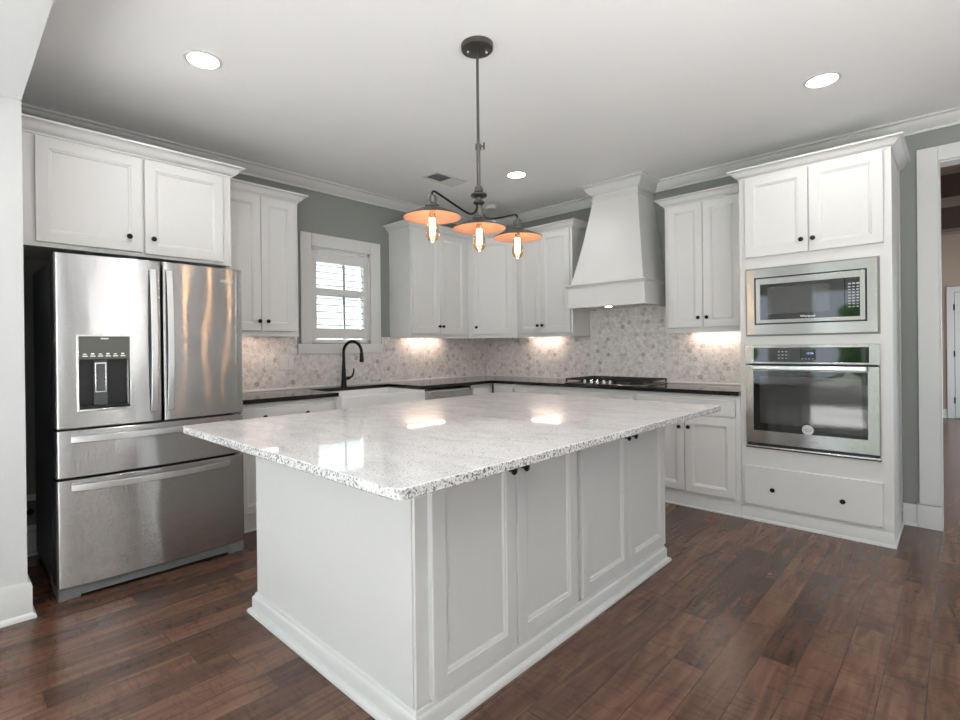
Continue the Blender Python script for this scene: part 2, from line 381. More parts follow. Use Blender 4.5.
def panel(mb, fr, u0, v0, w, h, t=.02, st=.056, flat=False):      # a recessed-panel door or a slab drawer front
    rings = [(0, 0), (0, t-.003), (.003, t)]
    if not flat: rings += [(st, t), (st+.003, t-.0035), (st+.010, t-.005), (st+.014, t-.010), (st+.017, t-.0115), (st+.019, t-.0115)]
    vs, fs = [], []
    for d, z in rings: vs += [fr(u0+d, v0+d, z), fr(u0+w-d, v0+d, z), fr(u0+w-d, v0+h-d, z), fr(u0+d, v0+h-d, z)]
    for i in range(len(rings)-1):
        for k in range(4): fs.append((i*4+k, i*4+(k+1) % 4, (i+1)*4+(k+1) % 4, (i+1)*4+k))
    fs += [(3, 2, 1, 0), tuple((len(rings)-1)*4+k for k in range(4))]
    return mb.add(vs, fs)
KNOB = [(.0075, 0), (.0055, .004), (.005, .012), (.007, .015), (.0135, .018), (.0155, .022), (.0145, .026), (.009, .029), (.001, .030)]
def knob(fr, u, v, n, parent, name='knob'):
    return MB().lathe(KNOB, fr(u, v, n), fr.N, 16).build(name, 'dark', parent)
def door(parent, fr, u0, v0, u1, v1, kn=None, name='door', flat=False, t=.02, st=.056):
    d = panel(MB(), fr, u0, v0, u1-u0, v1-v0, t, st, flat).build(name, 'white', parent, smooth=False)
    for k in (kn or []): knob(fr, k[0], k[1], t, d)
    return d
def CROWN(z, h=.066, o=.066):
    k, q = h/.066, o/.066
    return [(-.004, z), (.006*q, z), (.007*q, z+.010*k), (.014*q, z+.013*k), (.026*q, z+.022*k), (.036*q, z+.034*k), (.044*q, z+.047*k), (.053*q, z+.053*k), (.060*q, z+.054*k), (.066*q, z+.056*k), (.066*q, z+h), (-.004, z+h)]
def text(name, s, fr, u, v, n, size, m, parent):
    c = bpy.data.curves.new(name, 'FONT'); c.body = s; c.size = size; c.align_x = 'CENTER'; c.align_y = 'CENTER'; c.extrude = .0004
    t = bpy.data.objects.new(name+'_curve', c); COL.objects.link(t); bpy.context.view_layer.update()
    me = bpy.data.meshes.new_from_object(t); bpy.data.objects.remove(t); bpy.data.curves.remove(c)
    mb = MB().add([fr(u+p.co.x, v+p.co.y, n+p.co.z) for p in me.vertices], [tuple(p.vertices) for p in me.polygons])
    bpy.data.meshes.remove(me)
    return mb.build(name, m, parent, smooth=False)

# ------------------------------------------------------------------ room shell
H = 2.766
HALLX = 5.16
struct(bx((-.15, REAR-.15, -.05), (6.6, 9.0, 0)).build('floor', 'floor', smooth=False))
struct(bx((-.15, REAR-.15, H), (6.6, .14, H+.1)).build('ceiling', 'ceil', smooth=False))
struct(bx((.0, REAR, 0), (6.45, -5.3, .012)).build('floor_bounce', 'carpet', smooth=False))  # unseen pale carpet, added to bounce sunlight up to the ceiling
# left wall with the window opening
wy0, wy1, wz0, wz1 = -2.36, -1.715, 1.315, 2.18
m = MB(); m.box((-.15, -4.40, 0), (0, wy0, H)); m.box((-.15, wy1, 0), (0, .14, H)); m.box((-.15, wy0, 0), (0, wy1, wz0)); m.box((-.15, wy0, wz1), (0, wy1, H))
struct(m.build('wall_left', 'wall', smooth=False))
# back wall with the cased opening on the right
dx0, dx1, dz = 4.022, 5.10, 2.461
m = MB(); m.box((0, 0, 0), (dx0, .14, H)); m.box((dx1, 0, 0), (6.6, .14, H)); m.box((dx0, 0, dz), (dx1, .14, H))
struct(m.build('wall_back', 'wall', smooth=False))
struct(bx((6.45, REAR, 0), (6.6, 0, H)).build('wall_right', 'wallwhite', smooth=False))
# rear wall with three windows
m = MB(); wins = [(-.05, 1.15), (1.85, 3.65), (4.2, 6.0)]; z0, z1 = .35, 2.4
xs = [-.15] + [x for w in wins for x in w] + [6.6]
for i in range(0, len(xs), 2): m.box((xs[i], REAR-.14, 0), (xs[i+1], REAR, H))
for a, b in wins: m.box((a, REAR-.14, 0), (b, REAR, z0)); m.box((a, REAR-.14, z1), (b, REAR, H))
struct(m.build('wall_rear', 'wallwhite', smooth=False))
for i, (a, b) in enumerate(wins):
    w = bpy.data.objects.new('window_%d' % (i+2), None); COL.objects.link(w); w.location = ((a+b)/2, REAR-.07, z0); w['kind'] = 'structure'; ROOT[w.name] = Vector(w.location)
    f = MB()
    for q in ((a, z0, a+.06, z1), (b-.06, z0, b, z1), (a+.06, z0, b-.06, z0+.06), (a+.06, z1-.06, b-.06, z1), ((a+b)/2-.03, z0+.06, (a+b)/2+.03, z1-.06), (a+.06, 1.36, (a+b)/2-.03, 1.40), ((a+b)/2+.03, 1.36, b-.06, 1.40)):
        f.box((q[0], REAR-.11, q[1]), (q[2], REAR-.05, q[3]))
    f.build('window_frame', 'trim', w, smooth=False)
# wall stub and header between kitchen and living room
PX, PY0, PY1 = .97, -4.66, -4.395
struct(bx((-.15, PY0, 0), (PX, PY1, H)).build('wall_pier', 'wallwhite', smooth=False))
struct(bx((PX, PY0, 2.44), (6.45, PY1, H)).build('trim_header', 'wallwhite', smooth=False))
struct(bx((-.15, REAR, 0), (0, PY0, H)).build('wall_living', 'wallwhite', smooth=False))
BASE = [(-.002, 0), (.030, 0), (.030, .008), (.024, .018), (.016, .022), (.016, .120), (.012, .130), (.010, .142), (-.002, .146)]
BASEP = [(-.002, 0), (.030, 0), (.030, .008), (.024, .020), (.016, .026), (.016, .150), (.011, .168), (-.002, .172)]
struct(MB().sweep([(PX, PY0), (PX, PY1), (.0, PY1)], BASEP).build('baseboard_pier', 'trim'))
# crown mouldings
CR = [(-.002, 2.676), (.010, 2.676), (.013, 2.690), (.026, 2.700), (.044, 2.716), (.056, 2.736), (.062, 2.748), (.076, 2.750), (.082, 2.754), (.082, H+.001), (-.002, H+.001)]
struct(MB().sweep([(0, -4.40), (0, -.0), (6.45, 0)], CR).build('trim_1', 'trim'))
# baseboards on the back wall by the opening
struct(MB().sweep([(3.832, 0), (3.915, 0)], BASE).build('baseboard_back', 'trim'))
struct(MB().sweep([(0, -4.40), (0, -4.2)], BASE).build('baseboard_left', 'trim'))
# casing of the opening
m = MB(); cz = 2.557
m.box((3.918, -.022, .16), (dx0+.002, 0, cz)); m.box((dx1-.002, -.022, .16), (dx1+.105, 0, cz)); m.box((dx0+.002, -.022, dz), (dx1-.002, 0, cz))
m.box((3.905, -.032, 0), (dx0+.012, 0, .155)); m.box((dx1-.012, -.032, 0), (dx1+.118, 0, .155))
m.box((dx0-.002, 0, 0), (dx0+.012, .14, dz)); m.box((dx1-.012, 0, 0), (dx1+.002, .14, dz)); m.box((dx0, 0, dz-.012), (dx1, .14, dz+.002))
struct(m.build('trim_2', 'trim', bevel=.002))
# hall beyond the opening
HC = 3.05
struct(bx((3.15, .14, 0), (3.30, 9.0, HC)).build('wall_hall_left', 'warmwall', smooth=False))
m = MB(); m.box((HALLX, .14, 0), (HALLX+.14, .7, HC)); m.box((HALLX, 2.7, 0), (HALLX+.14, 3.4, HC)); m.box((HALLX, .7, 0), (HALLX+.14, 2.7, .15)); m.box((HALLX, .7, 1.9), (HALLX+.14, 2.7, HC)); m.box((HALLX, 6.4, 0), (HALLX+.14, 9.0, HC)); m.box((HALLX, 3.4, 0), (HALLX+.14, 6.4, .3)); m.box((HALLX, 3.4, 2.5), (HALLX+.14, 6.4, HC))  # the nearer, lower window opening is added to brighten the floor
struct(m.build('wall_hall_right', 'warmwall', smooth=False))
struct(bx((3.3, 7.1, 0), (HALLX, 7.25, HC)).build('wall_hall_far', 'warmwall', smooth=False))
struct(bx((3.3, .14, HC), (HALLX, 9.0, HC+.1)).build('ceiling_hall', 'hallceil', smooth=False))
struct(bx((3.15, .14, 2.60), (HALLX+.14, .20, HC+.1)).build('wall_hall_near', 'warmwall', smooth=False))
struct(bx((3.3, 2.9, 2.47), (HALLX, 3.12, HC)).build('trim_hall_header', 'hallshade', smooth=False))
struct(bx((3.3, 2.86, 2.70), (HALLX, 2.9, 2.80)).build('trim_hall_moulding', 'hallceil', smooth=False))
struct(MB().sweep([(3.3, 7.1), (3.96, 7.1)], BASE).build('baseboard_hall', 'trim'))
d = bpy.data.objects.new('door_1', None); COL.objects.link(d); d.location = (4.42, 7.08, 0); d['kind'] = 'structure'; ROOT['door_1'] = Vector(d.location)
m = MB(); m.box((3.965, 7.06, 0), (4.055, 7.1, 2.18)); m.box((4.80, 7.06, 0), (4.89, 7.1, 2.18)); m.box((4.055, 7.06, 2.09), (4.80, 7.1, 2.18)); m.build('door_frame', 'trim', d, bevel=.003)
fr = back_face(7.095, 4.06)
m = panel(MB(), fr, 0, .01, .735, 2.07, .03, .10); m.build('door_leaf', 'trim', d, smooth=False)
for z in (.30, 1.07, 1.84): bx((4.045, 7.052, z-.05), (4.062, 7.066, z+.05)).build('hinge', 'dark', d)
o = MB().lathe([(.16, 0), (.15, -.05), (.08, -.09), (.01, -.10)], (4.5, 5.2, HC), n=24).build('hall_ceiling_lamp', 'foyer')
tag(o, 'warm glowing dome lamp on the ceiling of the far hall', 'ceiling lamp')

# outside: lawn, hedge behind the rear windows, neighbour's house beyond the sink window
struct(bx((-14, -30, -.25), (20, REAR-.16, -.15)).build('ground', 'grass', smooth=False))
struct(bx((-14, REAR-.15, -.25), (-.16, 12, -.15)).build('ground_side', 'grass', smooth=False))
def hedge(x, y, r, hh, label):
    bm = bmesh.new(); bmesh.ops.create_icosphere(bm, subdivisions=4, radius=1)
    for v in bm.verts:
        k = 1 + .16*math.sin(v.co.x*9+x) * math.cos(v.co.y*8+y) + random.uniform(-.07, .07)
        v.co = Vector((x+v.co.x*r*k, y+v.co.y*r*.8*k, -.15+hh*.5+v.co.z*hh*.5*k))
    mb = MB().add([v.co.copy() for v in bm.verts], [tuple(v.index for v in f.verts) for f in bm.faces]); bm.free()
    tag(mb.build('garden_shrub', 'leaf'), label, 'shrub')
hedge(-2.6, -17.5, 1.3, 2.6, 'green shrub on the lawn outside the rear windows, at the left')
hedge(2.6, -19.2, 1.6, 3.2, 'taller green shrub on the lawn outside the middle rear window')
nb = thing('neighbour_house', 'white sided house outdoors, beyond the shutters over the sink', 'house', (-6.0, 0, -.15))
m = MB()
for k in range(26): m.hexa([(-6.4, -5, -.15+k*.18), (-5.985, -5, -.15+k*.18), (-5.985, 7, -.15+k*.18), (-6.4, 7, -.15+k*.18), (-6.4, -5, .03+k*.18), (-6.0, -5, .03+k*.18), (-6.0, 7, .03+k*.18), (-6.4, 7, .03+k*.18)])
m.build('siding', 'outhouse', nb, smooth=False)
MB().hexa([(-5.98, -.6, 1.2), (-5.93, -.6, 1.2), (-5.93, .6, 3.6), (-5.98, .6, 3.6), (-5.98, -.6, 1.32), (-5.93, -.6, 1.32), (-5.93, .6, 3.72), (-5.98, .6, 3.72)]).build('roof_rake', 'outtrim', nb)

# ------------------------------------------------------------------ window over the sink with its shutter
w1 = bpy.data.objects.new('window_1', None); COL.objects.link(w1); w1.location = (0, -2.05, wz0); w1['kind'] = 'structure'; ROOT['window_1'] = Vector(w1.location)
fr = left_face(0, 0, 0)
m = MB()
cy0, cy1, cz0, cz1 = -2.462, -1.602, 1.215, 2.292
m.box((cy0, wz0-.01, 0), (wy0+.004, cz1, .022), fr); m.box((wy1-.004, wz0-.01, 0), (cy1, cz1, .022), fr); m.box((wy0+.004, wz1-.004, 0), (wy1-.004, cz1, .022), fr)
m.box((cy0-.035, cz0, 0), (cy1+.012, wz0-.01, .030), fr)
m.build('window_casing', 'trim', w1, bevel=.004)
m = MB()
for q in ((wy0, wz0, wy0+.03, wz1), (wy1-.03, wz0, wy1, wz1), (wy0, wz0, wy1, wz0+.03), (wy0, wz1-.03, wy1, wz1)): m.box((q[0], q[1], -.14), (q[2], q[3], 0), fr)
m.build('window_jamb', 'trim', w1)
m = MB(); m.box((-1.951, wz0+.03, -.125), (-1.931, wz1-.03, -.105), fr); m.box((wy0+.03, 1.755, -.13), (wy1-.03, 1.80, -.10), fr)
m.build('window_sash', 'outtrim', w1)
bx((wy0+.03, wz0+.03, -.118), (wy1-.03, wz1-.03, -.114), fr).build('window_pane', 'glass', w1)
sh = thing('plantation_shutter', 'white plantation shutter with open louvers in the window over the sink', 'shutter', (0, -2.05, wz0))
sy0, sy1, sz0, sz1 = wy0+.032, wy1-.032, wz0+.032, wz1-.032
for a, b in ((sy0, sy0+.034), (sy1-.034, sy1)): bx((a, sz0, -.035), (b, sz1, -.005), fr).build('stile', 'trim', sh, bevel=.002)
for a, b in ((sz0+.008, sz0+.10), (1.752, 1.812), (sz1-.10, sz1-.008)): bx((sy0+.034, a, -.035), (sy1-.034, b, -.005), fr).build('rail', 'trim', sh, bevel=.002)
for a, b in ((sz0+.10, 1.752), (1.812, sz1-.10)):
    n = round((b-a)/.064); 
    for k in range(n):
        zc = a+(k+.5)*(b-a)/n; sl = (zc-1.2478)/4.9
        vs = []
        for yy in (sy0+.036, sy1-.036):
            for t in range(10):
                an = 2*PI*t/10; xx = .030*math.cos(an); zz = .005*math.sin(an)
                vs.append((-.02+xx, yy, zc+zz-xx*sl))
        MB().add(vs, [tuple(range(10)), tuple(range(10, 20))]+[(t, (t+1) % 10, 10+(t+1) % 10, 10+t) for t in range(10)]).build('louver', 'trim', sh)

# ------------------------------------------------------------------ backsplash
m = MB(); m.box((0, -3.29, .914), (.010, cy0-.035, 1.372)); m.box((0, cy0-.035, .914), (.010, cy1+.012, cz0)); m.box((0, cy1+.012, .914), (.010, -.010, 1.372))
struct(m.build('trim_backsplash_left', 'tile_y', smooth=False))
m = MB(); m.box((0, -.010, .914), (1.42, 0, 1.372)); m.box((1.42, -.010, .914), (2.33, 0, 1.70)); m.box((2.33, -.010, .914), (2.985, 0, 1.372))
struct(m.build('trim_backsplash_back', 'tile_x', smooth=False))
struct(MB().sweep([(.010, -3.29), (.010, -.010), (2.985, -.010)], [(0, .915), (.012, .915), (.012, .925), (.008, .930), (0, .930)]).build('trim_3', 'trim'))
struct(bx((1.424, -.014, .93), (1.446, -.010, 1.62)).build('pale_strip', 'plate', smooth=False))  # narrow pale strip on the tile, left of the cooktop

# ------------------------------------------------------------------ wall cabinets
LF, BF = left_face(.33), back_face(-.33)
UB, UT, DB, DT = 1.358, 2.425, 1.398, 2.417
def wall_cab(label, fr, u0, u1, doors, depth=.33, path=None, back=0.002, ub=UB, ut=UT, crown=(UT, .066, .066)):
    c = fr((u0+u1)/2, ub, -depth/2)
    t = thing('wall_cabinet', label, 'cabinet', c, 'white wall cabinets')
    bx((u0, ub+.022, -depth+back), (u1, ut+.02, 0), fr).build('body', 'white', t, bevel=.0015)
    m = MB(); m.box((u0, ub, -.018), (u1, ub+.022, .003), fr); m.box((u0, ub, -depth+.013), (u0+.018, ub+.022, -.018), fr); m.box((u1-.018, ub, -depth+.013), (u1, ub+.022, -.018), fr)
    m.build('light_rail', 'white', t)
    for d in doors: door(t, fr, d[0], DB if ub == UB else d[4], d[1], DT if ub == UB else d[5], [(d[2], d[3])])
    if path: MB().sweep(path, CROWN(*crown)).build('crown', 'white', t)
    return t
wall_cab('narrow white two-door wall cabinet between the fridge and the sink window', LF, -3.290, -2.653, [(-3.262, -2.966, -2.985, 1.472), (-2.962, -2.683, -2.920, 1.472)], path=[(.33, -3.290), (.33, -2.653), (.0, -2.653)])
wall_cab('white two-door wall cabinet right of the sink window, over the dishwasher', LF, -1.480, -.664, [(-1.462, -1.100, -1.124, 1.474), (-1.096, -.722, -1.072, 1.474)], path=[(0, -1.480), (.33, -1.480), (.33, -.664)])
s2 = 1/math.sqrt(2)
# diagonal corner cabinet
A, B = Vector((.33, -.664, 0)), Vector((.731, -.33, 0)); dv = (B-A); L = dv.length; U = dv/L
DF = Fr(A, U, (0, 0, 1), (U.y, -U.x, 0))
t = thing('wall_cabinet', 'single-door white wall cabinet set diagonally across the room corner', 'cabinet', (.3, -.3, UB), 'white wall cabinets')
MB().prism([(.002, -.664), (.33, -.664), (.731, -.33), (.731, -.002), (.002, -.002)], UB+.022, UT+.02).build('body', 'white', t, bevel=.0015)
bx((0, UB, -.018), (L, UB+.022, .003), DF).build('light_rail', 'white', t)
door(t, DF, .045, DB, L-.045, DT, [(.085, 1.474)])
MB().sweep([(.33, -.664), (.731, -.33)], CROWN(UT)).build('crown', 'white', t)
wall_cab('white two-door wall cabinet between the diagonal corner cabinet and the range hood', BF, .731, 1.420, [(.768, 1.048, 1.022, 1.476), (1.052, 1.398, 1.078, 1.476)], path=[(.731, -.33), (1.420, -.33), (1.420, 0)])
wall_cab('white two-door wall cabinet between the range hood and the tall oven cabinet', BF, 2.330, 2.984, [(2.358, 2.638, 2.608, 1.478), (2.642, 2.925, 2.674, 1.478)], path=[(2.330, 0), (2.330, -.33), (2.984, -.33)])
FC = left_face(.63)
wall_cab('deep white two-door wall cabinet mounted above the stainless fridge', FC, -4.390, -3.296, [(-4.315, -3.822, -3.892, 1.925, 1.842, 2.402), (-3.808, -3.352, -3.766, 1.927, 1.836, 2.402)], depth=.63, ub=1.818, ut=2.41, path=[(.63, -4.390), (.63, -3.296), (0, -3.296)], crown=(2.412, .066, .072))

# under-cabinet light bars
for n, (a, b, lab) in enumerate([((.155, -3.08, 0), (.215, -2.76, 0), 'lit under-cabinet light bar beside the fridge, under the narrow wall cabinet'),
                                 ((.055, -1.33, 0), (.115, -.80, 0), 'lit under-cabinet light bar over the dishwasher counter'),
                                 ((.68, -.115, 0), (1.10, -.055, 0), 'lit under-cabinet light bar between room corner and range hood'),
                                 ((2.44, -.115, 0), (2.86, -.055, 0), 'lit under-cabinet light bar beside the tall oven cabinet')]):
    t = thing('light_bar', lab, 'light', ((a[0]+b[0])/2, (a[1]+b[1])/2, 1.34), 'under-cabinet light bars')
    bx((a[0], a[1], 1.376), (b[0], b[1], 1.381)).build('housing', 'plate', t)
    bx((a[0]+.012, a[1]+.012, 1.373), (b[0]-.012, b[1]-.012, 1.376)).build('diffuser', 'led', t)

# ------------------------------------------------------------------ range hood
t = thing('range_hood', 'white wooden chimney range hood with flared crown above the cooktop', 'range hood', (1.85, -.25, 1.615))
ax0, ax1, ay = 1.475, 2.222, -.50
m = MB(); m.box((ax0, ay, 1.625), (ax1, ay+.02, 1.80)); m.box((ax0, ay+.02, 1.625), (ax0+.02, -.012, 1.80)); m.box((ax1-.02, ay+.02, 1.625), (ax1, -.012, 1.80)); m.box((ax0+.02, ay+.02, 1.628), (ax1-.02, -.012, 1.64))
m.build('apron', 'white', t, bevel=.002)
MB().sweep([(ax0, -.012), (ax0, ay), (ax1, ay), (ax1, -.012)], [(-.022, 1.612), (.012, 1.612), (.014, 1.618), (.012, 1.625), (-.022, 1.626)]).build('lower_ledge', 'white', t)
MB().sweep([(ax0, -.002), (ax0, ay), (ax1, ay), (ax1, -.002)], [(-.06, 1.800), (.004, 1.800), (.008, 1.812), (.018, 1.818), (.022, 1.826), (.018, 1.834), (-.06, 1.836)]).build('upper_ledge', 'white', t)
hz0, hz1 = 1.834, 2.66
bl = [(1.495, -.002), (2.202, -.002), (2.202, -.478), (1.495, -.478)]; tl = [(1.655, -.002), (2.088, -.002), (2.088, -.325), (1.655, -.325)]
# a gently curved chimney
vs, fs = [], []; NS = 12
for i in range(NS+1):
    f = i/NS; z = hz0+(hz1-hz0)*f; k = f + .05*math.sin(PI*f)
    for p, q in zip(bl, tl): vs.append((p[0]+(q[0]-p[0])*k, p[1]+(q[1]-p[1])*k, z))
for i in range(NS):
    for k in range(4): fs.append((i*4+k, i*4+(k+1) % 4, i*4+4+(k+1) % 4, i*4+4+k))
fs += [(0, 1, 2, 3), tuple(NS*4+k for k in range(4))]
MB().add(vs, fs).build('chimney', 'white', t)
pth = [(1.655, -.002), (1.655, -.325), (2.088, -.325), (2.088, -.002)]
MB().sweep(pth, [(-.02, 2.612), (.010, 2.612), (.016, 2.622), (.016, 2.632), (.010, 2.640), (-.02, 2.642)]).build('neck_moulding', 'white', t)
MB().sweep(pth, CROWN(2.655, .110, .095)).build('crown', 'white', t)
for x, y, r, z in ((1.848, -.42, .030, 1.6105),): MB().lathe([(r, 0), (r, 1.6275-z), (.001, 1.628-z)], (x, y, z), n=20).build('lamp', 'puck', t)

# ------------------------------------------------------------------ tall oven cabinet
TF = back_face(-.61)
t = thing('oven_cabinet', 'tall white built-in oven cabinet at the right end of the back wall', 'cabinet', (3.4, -.3, 0))
m = MB(); X0, X1 = 2.986, 3.826
m.box((X0, .09, -.608), (3.035, 2.50, 0), TF); m.box((3.762, .09, -.608), (X1, 2.50, 0), TF); m.box((3.035, 1.79, -.608), (3.762, 2.50, 0), TF); m.box((3.035, 1.248, -.608), (3.762, 1.312, 0), TF); m.box((3.035, .09, -.608), (3.762, .526, 0), TF); m.box((3.035, .526, -.608), (3.762, 1.79, -.59), TF)
m.build('body', 'white', t)
bx((X1-.001, -.61, .09), (X1+.004, -.565, 2.437)).build('side_stile', 'white', t, bevel=.001); bx((X1-.001, -.045, .09), (X1+.004, -.002, 2.437)).build('side_stile', 'white', t, bevel=.001)
door(t, TF, 3.026, 1.870, 3.404, 2.432, [(3.368, 1.951)])
door(t, TF, 3.410, 1.870, 3.792, 2.432, [(3.434, 1.951)])
door(t, TF, 3.008, .116, 3.780, .392, [(3.188, .243), (3.580, .243)], 'drawer', flat=True)
MB().sweep([(X0, -.42), (X0, -.61), (X1, -.61), (X1, -.002)], CROWN(2.437, .066, .062)).build('crown', 'white', t)
TOE = [(-.01, 0), (.011, 0), (.011, .008), (.007, .016), (.002, .019), (.002, .078), (-.004, .088), (-.01, .092)]
MB().sweep([(X0, -.61), (X1+.002, -.61), (X1+.002, -.035)], TOE).build('base_moulding', 'white', t)

# microwave with trim kit
t = thing('microwave', 'built-in stainless microwave above the wall oven in the tall cabinet', 'microwave', (3.4, -.61, 1.31))
mf = back_face(-.612)
def ring(mb, fr, o, i, n0, n1):
    mb.box((o[0], o[1], n0), (i[0], o[3], n1), fr); mb.box((i[2], o[1], n0), (o[2], o[3], n1), fr)
    mb.box((i[0], o[1], n0), (i[2], i[1], n1), fr); mb.box((i[0], i[3], n0), (i[2], o[3], n1), fr); return mb
def bevel_frame(mb, fr, o, i, n0, n1, d):        # picture-frame trim: its outer lip slopes back to the cabinet
    R = [(o, n0), (o, n0+.004), ((o[0]+d, o[1]+d, o[2]-d, o[3]-d), n1), (i, n1), (i, n0)]
    vs, fs = [], []
    for (a, b, c, e), n in R: vs += [fr(a, b, n), fr(c, b, n), fr(c, e, n), fr(a, e, n)]
    for r in range(len(R)):
        q = (r+1) % len(R)
        for k in range(4): fs.append((r*4+k, r*4+(k+1) % 4, q*4+(k+1) % 4, q*4+k))
    return mb.add(vs, fs)
bevel_frame(MB(), mf, (3.024, 1.311, 3.772, 1.791), (3.085, 1.391, 3.711, 1.721), 0, .022, .012).build('trim_frame', 'steelflat', t)
bx((3.085, 1.391, -.30), (3.711, 1.721, .004), mf).build('case', 'black', t)
ring(MB(), mf, (3.094, 1.400, 3.702, 1.712), (3.122, 1.424, 3.676, 1.670), .004, .026).build('face_frame', 'steelflat', t, bevel=.001)
bx((3.122, 1.424, .004), (3.598, 1.670, .025), mf).build('door_glass', 'bglass', t)
bx((3.601, 1.424, .004), (3.676, 1.670, .025), mf).build('control_panel', 'bglass', t)
o = bx((3.1683, 1.4635, .0252), (3.522, 1.646, .0256), mf).build('window_screen', 'grey', t); o.data.materials[0] = plain('tinted_oven_glass', (.035, .036, .033), .05, spec=.8)
M['tint'] = o.data.materials[0]
m = MB()
for r in range(9):
    for c in range(3):
        u = 3.617+c*.021; v = 1.630-r*.018
        m.box((u, v-.003, .0252), (u+(.012 if r else .015), v+.002+(.004 if r == 0 else 0), .0256), mf)
m.build('keypad_markings', 'mark', t, smooth=False)
text('logo', 'Whirlpool', mf, 3.40, 1.439, .0252, .020, 'silvermark', t)

# wall oven
t = thing('wall_oven', 'stainless built-in wall oven with dark glass door below the microwave', 'oven', (3.4, -.61, .52))
bx((3.04, .545, -.50), (3.757, 1.24, .002), mf).build('case', 'case', t)
m = MB(); ring(m, mf, (3.022, 1.118, 3.771, 1.249), (3.078, 1.1315, 3.717, 1.228), .002, .022); m.build('control_frame', 'steelflat', t, bevel=.0015)
bx((3.078, 1.1315, .002), (3.717, 1.228, .020), mf).build('control_panel', 'bglass', t)
bx((3.354, 1.146, .0202), (3.442, 1.216, .0206), mf).build('display', 'black', t)
text('clock', '12:26', mf, 3.410, 1.190, .0207, .018, 'display', t)
m = MB()
for k in range(4): m.box((3.362+k*.020, 1.152, .0207), (3.371+k*.020, 1.156, .0210), mf)
m.build('button_marking', 'mark', t, smooth=False); m = MB()
for k in range(3):
    for j in range(3): m.box((3.225+k*.022, 1.155+j*.022, .0202), (3.237+k*.022, 1.159+j*.022, .0205), mf)
m.build('keypad_marking', 'mark', t, smooth=False)
bevel_frame(MB(), mf, (3.022, .556, 3.771, 1.112), (3.075, .650, 3.711, 1.070), .003, .030, .006).build('door_frame', 'steelflat', t)
bx((3.075, .650, .004), (3.711, 1.070, .026), mf).build('door_glass', 'bglass', t)
bx((3.113, .701, .0262), (3.682, 1.030, .0266), mf).build('door_window', 'tint', t)
hd = MB().box((3.078, 1.077, .066), (3.711, 1.108, .086), mf).build('handle', 'handle', t, bevel=.006)
for u in (3.10, 3.688): MB().tube([mf(u, 1.093, .026), mf(u, 1.093, .070)], .011).build('handle_post', 'handle', hd)
m = MB(); m.lathe([(.033, 0), (.033, .0012)], mf(3.395, .680, .0262), mf.N, 28); bd = m.build('badge', 'badge', t)
vs = []
for k in range(25):
    a = k/24*2.2*PI; r = .004+.014*k/24; vs.append(mf(3.395+r*math.cos(a)*1.2, .680+r*math.sin(a)*.8, .0282))
MB().tube(vs, .0016, 6).build('badge_mark', 'grey', bd)
text('logo', 'Whirlpool', mf, 3.40, .604, .0302, .024, 'grey', t)
bx((3.022, .530, .002), (3.771, .541, .024), mf).build('lower_trim', 'chrome', t, bevel=.002)
bx((3.026, .541, .002), (3.767, .556, .008), mf).build('vent_gap', 'black', t)
bx((3.022, .521, .0), (3.771, .530, .010), mf).build('seal', 'black', t)

# ------------------------------------------------------------------ base cabinets
def base_cab(label, fr, u0, u1, depth=.608, top=.884, toe=True):
    t = thing('base_cabinet', label, 'cabinet', fr((u0+u1)/2, 0, -.3), 'white base cabinets')
    bx((u0, .085, -depth), (u1, top, 0), fr).build('body', 'white', t, bevel=.001)
    m = MB(); m.box((u0, .0, -.06), (u1, .084, -.002), fr); m.box((u0, 0, -.002), (u1, .012, .014), fr); m.build('base_moulding', 'white', t, bevel=.002)
    return t
BL, BB = left_face(.61), back_face(-.61)
t = base_cab('white base cabinet with one wide drawer between the fridge and the sink', BL, -3.290, -2.492)
door(t, BL, -3.262, .700, -2.530, .846, [(-3.082, .783), (-2.756, .783)], 'drawer', flat=True)
door(t, BL, -3.262, .122, -2.898, .690, [(-2.925, .62)]); door(t, BL, -2.894, .122, -2.530, .690, [(-2.867, .62)])
t = base_cab('white sink base cabinet under the apron sink', BL, -2.488, -1.590, top=.640)
door(t, BL, -2.450, .122, -2.042, .615, [(-2.07, .56)]); door(t, BL, -2.038, .122, -1.630, .615, [(-2.01, .56)])
t = base_cab('white corner filler cabinet right of the dishwasher, where the counters meet', BL, -.938, -.612)
door(t, BL, -.920, .122, -.660, .846, None, 'panel', flat=True)
t = base_cab('narrow white base cabinet on the back wall nearest the counter corner', BB, .632, .914)
door(t, BB, .735, .700, .900, .846, None, 'drawer', flat=True); door(t, BB, .735, .122, .900, .690, [(.875, .62)])
t = base_cab('white drawer base cabinet just left of the cooktop', BB, .918, 1.434)
door(t, BB, .935, .700, 1.420, .846, [(1.18, .773)], 'drawer', flat=True); door(t, BB, .935, .122, 1.420, .690, [(1.18, .60)], 'drawer', flat=True)
t = base_cab('white cooktop base cabinet with a plain false front', BB, 1.438, 2.193)
door(t, BB, 1.455, .700, 2.178, .846, None, 'false_front', flat=True); door(t, BB, 1.455, .122, 1.814, .690, [(1.785, .62)]); door(t, BB, 1.818, .122, 2.178, .690, [(1.845, .62)])
t = base_cab('white two-door base cabinet with drawer just left of the tall oven cabinet', BB, 2.197, 2.983)
door(t, BB, 2.215, .724, 2.952, .846, None, 'drawer', flat=True)
door(t, BB, 2.232, .124, 2.587, .708, [(2.553, .622)]); door(t, BB, 2.592, .124, 2.952, .708, [(2.624, .625)])

